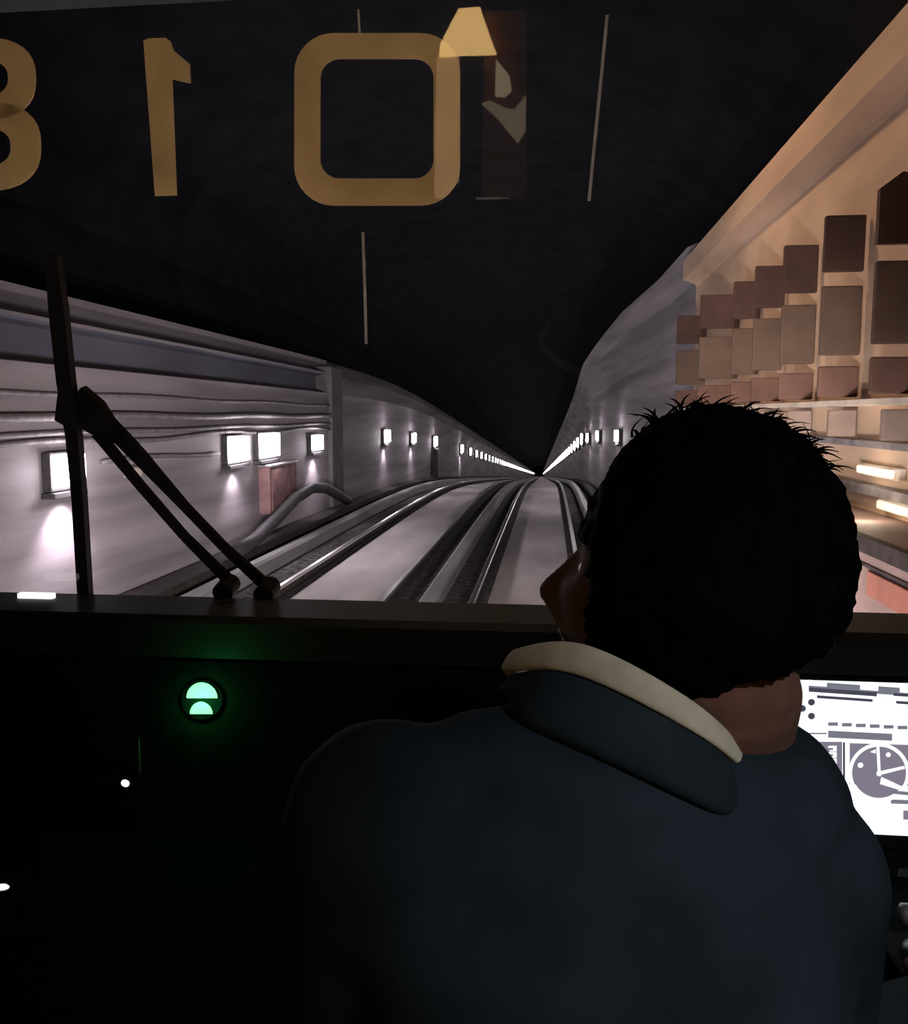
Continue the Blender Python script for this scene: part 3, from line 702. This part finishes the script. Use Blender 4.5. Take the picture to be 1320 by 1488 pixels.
def hand(bm_, wr, direction, up, thumb_side, curl=0.6):
    d = Vector(direction).normalized(); upv = (Vector(up)-d*Vector(up).dot(d)).normalized(); s = d.cross(upv)*thumb_side
    palm = wr + d*0.05
    for k in range(4):
        base = wr + d*0.085 + s*(0.027-0.018*k)
        capsule(bm_, [wr + d*0.01 + s*(0.018-0.012*k), base], [0.014, 0.0105], 4)
        Ls = [(0.040, 0.026, 0.020), (0.044, 0.029, 0.022), (0.041, 0.027, 0.021), (0.032, 0.021, 0.018)][k]
        pts = [base]; ang = 0.25
        for L in Ls:
            pts.append(pts[-1] + (d*math.cos(ang) - upv*math.sin(ang))*L); ang += curl
        capsule(bm_, pts, [0.0095, 0.0088, 0.008, 0.0068], 4)
    t0 = wr + d*0.022 + s*0.026
    capsule(bm_, [t0, t0 + s*0.022 + d*0.030 - upv*0.012, t0 + s*0.028 + d*0.058 - upv*0.024, t0 + s*0.020 + d*0.078 - upv*0.030], [0.014, 0.0115, 0.0098, 0.008], 4)

# body: one continuous skin
bm = head_bm(); bmesh.ops.transform(bm, matrix=HR, verts=bm.verts)
capsule(bm, [NT, NT.lerp(NB, .5), NB, NB+Vector((-0.02, -0.03, -0.10))], [0.056, 0.055, 0.056, 0.045])
capsule(bm, [SL, NB+Vector((-0.01, -0.03, -0.06)), SR], [0.035, 0.045, 0.035])
capsule(bm, [NB+Vector((0, 0, -.06)), CH, WA, HI], [0.045, 0.07, 0.08, 0.09])
for a_, b_, c_ in ((SL, EL, WL), (SR, ER, WR)): capsule(bm, [a_, b_, c_], [0.040, 0.034, 0.024])
KL = Vector((-0.08, 0.98, 1.62)); KR = Vector((0.27, 1.0, 1.62)); 
for kx, hx in ((KL, HI+Vector((-0.09, 0, 0))), (KR, HI+Vector((0.09, 0, 0)))):
    capsule(bm, [hx, kx, Vector((kx.x, kx.y+0.02, 1.20))], [0.06, 0.048, 0.035])
hand(bm, WL, (0.25, 1.0, -0.05), (0.1, 0, 1), 1, 0.35)
hand(bm, WR, (0.22, 1.0, 0.12), (-0.1, -0.1, 1), -1, 0.55)
world_part('body', bm, M['skin'], [('REMESH', dict(mode='VOXEL', voxel_size=0.0042)), ('SMOOTH', dict(factor=0.5, iterations=5))])

# ears
for s in (-1, 1):
    b0 = bmesh.new(); bmesh.ops.create_uvsphere(b0, u_segments=20, v_segments=14, radius=1)
    for v in b0.verts:
        x, y, z = v.co; r_ = math.hypot(y, z)
        v.co = Vector((s*(0.071+0.006*x*s + 0.003*r_), -0.004 + y*0.016 - 0.006*max(0, z), z*0.030*(1+0.1*(z > 0)) - 0.006))
    bmesh.ops.transform(b0, matrix=HR, verts=b0.verts); world_part('ear', b0, M['skin'])
# eyes
for s in (-1, 1):
    b0 = bmesh.new(); bmesh.ops.create_uvsphere(b0, u_segments=16, v_segments=12, radius=0.0115, matrix=HR @ Matrix.Translation((s*0.031, 0.060, -0.008)))
    ey = world_part('eye', b0, mat('eye_white', (.5, .48, .45), .2, var=.05), None)
    b0 = bmesh.new(); bmesh.ops.create_uvsphere(b0, u_segments=16, v_segments=12, radius=0.0062, matrix=HR @ Matrix.Translation((s*0.031, 0.0665, -0.008)))
    world_part('iris', b0, M['shoe'], parent=ey)

# lips
b0 = bmesh.new()
for zz in (-0.0715, -0.0785):
    pts = []
    for k in range(9):
        a_ = -0.022 + 0.044*k/8
        n_ = Vector((a_/0.075, math.sqrt(max(0, 1-(a_/0.075)**2-(zz/0.112)**2)), zz/0.112))
        pts.append(HR @ Vector((a_, n_.y*0.095*0.945 + 0.0195*math.exp(-(a_/0.026)**2) + 0.004, zz + 0.002*math.cos(a_*60))))
    tube(b0, pts, [0.001, .003, .0038, .0042, .0042, .0042, .0038, .003, .001], 8)
world_part('lips', b0, mat('lip', (.20, .075, .06), .6, var=.1))

# hair: thick shell over skull, sides and nape
def hair_r(n):
    x, y, z = n
    th = 0.014
    back = max(0, -y)
    th += 0.007*back + 0.006*max(0, z)*back + 0.004*max(0, z)
    if y > 0: th -= 0.008*y
    if z < 0: th -= 0.012*(-z)
    return th
bm = bmesh.new(); bmesh.ops.create_uvsphere(bm, u_segments=112, v_segments=80, radius=1.0)
kill = []
for v in bm.verts:
    n = v.co.normalized(); x, y, z = n
    p = Vector((x*0.075, y*0.095 - (0.020*max(0, y)*min(1, max(0, (z+0.25)*2.2))), z*0.112))
    lat = abs(x)
    t = hair_r(n)
    if z < 0:
        p.x *= 1-0.16*z*z; 
        if y < 0: p.y *= 1-0.50*(-z)**1.4
    jit = noise.noise(n*9)*0.004 + noise.noise(n*28)*0.0022
    v.co = p + Vector((x, y*1.0, z*0.9)).normalized()*(t+jit)
    # face opening: forehead fringe low, sides forward to the cheek
    open_ = (y > 0.50 and z < 0.12) or (y > 0.40 and z < 0.0) or z < -0.70+1.2*max(0, -y/max(1e-4, math.hypot(x, y))-0.58)
    if open_: kill.append(v)
bmesh.ops.delete(bm, geom=kill, context='VERTS')
ret = bmesh.ops.solidify(bm, geom=bm.faces[:], thickness=0.012)
bmesh.ops.transform(bm, matrix=HR, verts=bm.verts)
hair = world_part('hair', bm, M['hair'])
# loose tufts on the crown and along the outline
bm = bmesh.new(); rr = random.Random(11)
Rv = HR.to_3x3()
def tuft(n, L, bend, r0):
    n = Vector(n).normalized()
    base = Vector((n.x*0.076, n.y*0.098, n.z*0.112)) + n*(hair_r(n)-0.004)
    tng = (Vector(bend) - n*Vector(bend).dot(n)).normalized()
    pts = [base + n*(L*k/5)*(1-0.35*(k/5)) + tng*(L*0.9*(k/5)**1.7) for k in range(6)]
    tube(bm, [HR @ p_ for p_ in pts], [r0*(1-k/5*0.85) for k in range(6)], 6)
for k in range(170):
    a_ = rr.uniform(0, 2*math.pi); z_ = rr.uniform(0.74, 0.99); r_ = math.sqrt(1-z_*z_)
    n_ = (r_*math.cos(a_), r_*math.sin(a_), z_)
    if n_[1] > 0.5: continue
    tuft(n_, rr.uniform(0.010, 0.022), (rr.uniform(-1, 1), rr.uniform(-1, .3), rr.uniform(-1, .2)), rr.uniform(0.0009, 0.0018))
world_part('hair_strands', bm, M['hair'], parent=None)

# shirt collar following the neck
def collar_pts():
    px = [(729, 949, .685), (760, 938, .655), (800, 930, .625), (845, 932, .605), (900, 955, .588), (950, 982, .578), (1000, 1012, .574), (1036, 1038, .578), (1060, 1062, .592), (1076, 1082, .612)]
    return [atY(*p_) for p_ in px]
cp = collar_pts()
front = [atY(1084, 1090, .64), atY(1082, 1092, .67), atY(1060, 1090, .70), atY(1000, 1070, .735), atY(900, 1030, .75), atY(800, 985, .73)]
loop = cp + front
cen = sum(loop, Vector())/len(loop)
bm = bmesh.new(); n = len(loop); secs = []
for i, p_ in enumerate(loop):
    out = (p_-cen); out.z = 0; out.normalize()
    hgt = 0.020 if i not in (0,) else 0.012
    prof = [p_ + Vector((0, 0, 0.0)) - out*0.004, p_ + out*0.002 + Vector((0, 0, 0.001)), p_ + out*0.011 - Vector((0, 0, hgt)), p_ + out*0.006 - Vector((0, 0, hgt+0.002)), p_ - out*0.008 - Vector((0, 0, hgt))]
    secs.append([bm.verts.new(q) for q in prof])
for i in range(n):
    a_, b_ = secs[i], secs[(i+1) % n]
    for k in range(5): bm.faces.new((a_[k], a_[(k+1) % 5], b_[(k+1) % 5], b_[k]))
o = world_part('shirt_collar', bm, M['shirt'], [('SUBSURF', dict(levels=2, render_levels=2))], label='cream shirt collar standing round the neck')

# jacket: torso loft + sleeves fused
def ell(c, rx, ry, yaw, tilt, n=28, pw=0.85):
    m_ = Matrix.Rotation(yaw, 3, 'Z') @ Matrix.Rotation(tilt, 3, 'Y'); out = []
    for k in range(n):
        a_ = 2*math.pi*k/n; ca, sa = math.cos(a_), math.sin(a_)
        out.append(Vector(c) + m_ @ Vector((rx*math.copysign(abs(ca)**pw, ca), ry*math.copysign(abs(sa)**pw, sa), 0)))
    return out
bm = bmesh.new()
TY = math.radians(10); TT = math.radians(10)
mid = (SL+SR)/2
wdt = (SR-SL).length/2
loft(bm, [ell(HI+Vector((0, 0, -0.05)), 0.175, 0.125, TY, 0), ell(WA, 0.175, 0.120, TY, 0), ell(CH, 0.185, 0.125, TY, TT*.6), ell(mid+Vector((-.005, 0, -0.06)), wdt+.03, 0.115, TY, TT), ell(mid+Vector((0, 0, 0.01)), wdt, 0.095, TY, TT),
          ell(mid.lerp(NB, .5)+Vector((-.01, -.01, 0.035)), 0.155, 0.083, TY, TT), ell(NB+Vector((0, -0.004, 0.022)), 0.074, 0.070, TY, TT*.5)])
capsule(bm, [SL, EL, WL], [0.074, 0.066, 0.046])
capsule(bm, [SR, ER, WR], [0.064, 0.060, 0.044])
jk = world_part('jacket', bm, M['jacket'], [('REMESH', dict(mode='VOXEL', voxel_size=0.007)), ('SMOOTH', dict(factor=0.6, iterations=22))])
# jacket collar
bm = bmesh.new(); secs = []
for i, p_ in enumerate(loop):
    out = (p_-cen); out.z = 0; out.normalize(); q = p_ - Vector((0, 0, 0.018)); k_ = 1.0 if 1 < i < 8 else 0.35
    secs.append([bm.verts.new(z_) for z_ in (q + out*0.008*k_, q + out*0.013*k_ - Vector((0, 0, 0.006)), q + out*0.036*k_ - Vector((0, 0, 0.040*k_)), q + out*0.020*k_ - Vector((0, 0, 0.055*k_)), q - out*0.002 - Vector((0, 0, 0.02)))])
for i in range(n):
    a_, b_ = secs[i], secs[(i+1) % n]
    for k in range(5): bm.faces.new((a_[k], a_[(k+1) % 5], b_[(k+1) % 5], b_[k]))
world_part('jacket_collar', bm, M['jacket'], [('SUBSURF', dict(levels=2, render_levels=2))])
# trousers and shoes
bm = bmesh.new()
for kx, hx in ((KL, HI+Vector((-0.09, 0, -0.02))), (KR, HI+Vector((0.09, 0, -0.02)))):
    capsule(bm, [hx, kx, Vector((kx.x, kx.y+0.02, 1.20))], [0.088, 0.068, 0.052])
world_part('trousers', bm, M['trouser'], [('REMESH', dict(mode='VOXEL', voxel_size=0.010)), ('SMOOTH', dict(factor=0.6, iterations=6))])
for kx in (KL, KR):
    b0 = bmesh.new(); capsule(b0, [Vector((kx.x, kx.y-0.03, 1.145)), Vector((kx.x, kx.y+0.13, 1.14))], [0.045, 0.040]); world_part('shoe', b0, M['shoe'])

# ---- seat
e = empty('operator_chair', (0.09, 0.55, 1.1), 'low dark chair carrying the driver', 'chair')
link('pedestal', tube(bmesh.new(), [(0, 0, 0), (0, 0, 0.02), (0, 0, 0.03), (0, 0, 0.36)], [0.2, 0.2, 0.07, 0.07], 20), M['black'], e)
link('cushion', nbox(-0.24, 0.24, -0.22, 0.25, 0.355, 0.44, 0.03), M['seat'], e, smooth=False)
link('backrest', nbox(-0.22, 0.22, -0.26, -0.18, 0.40, 0.86, 0.03), M['seat'], e)
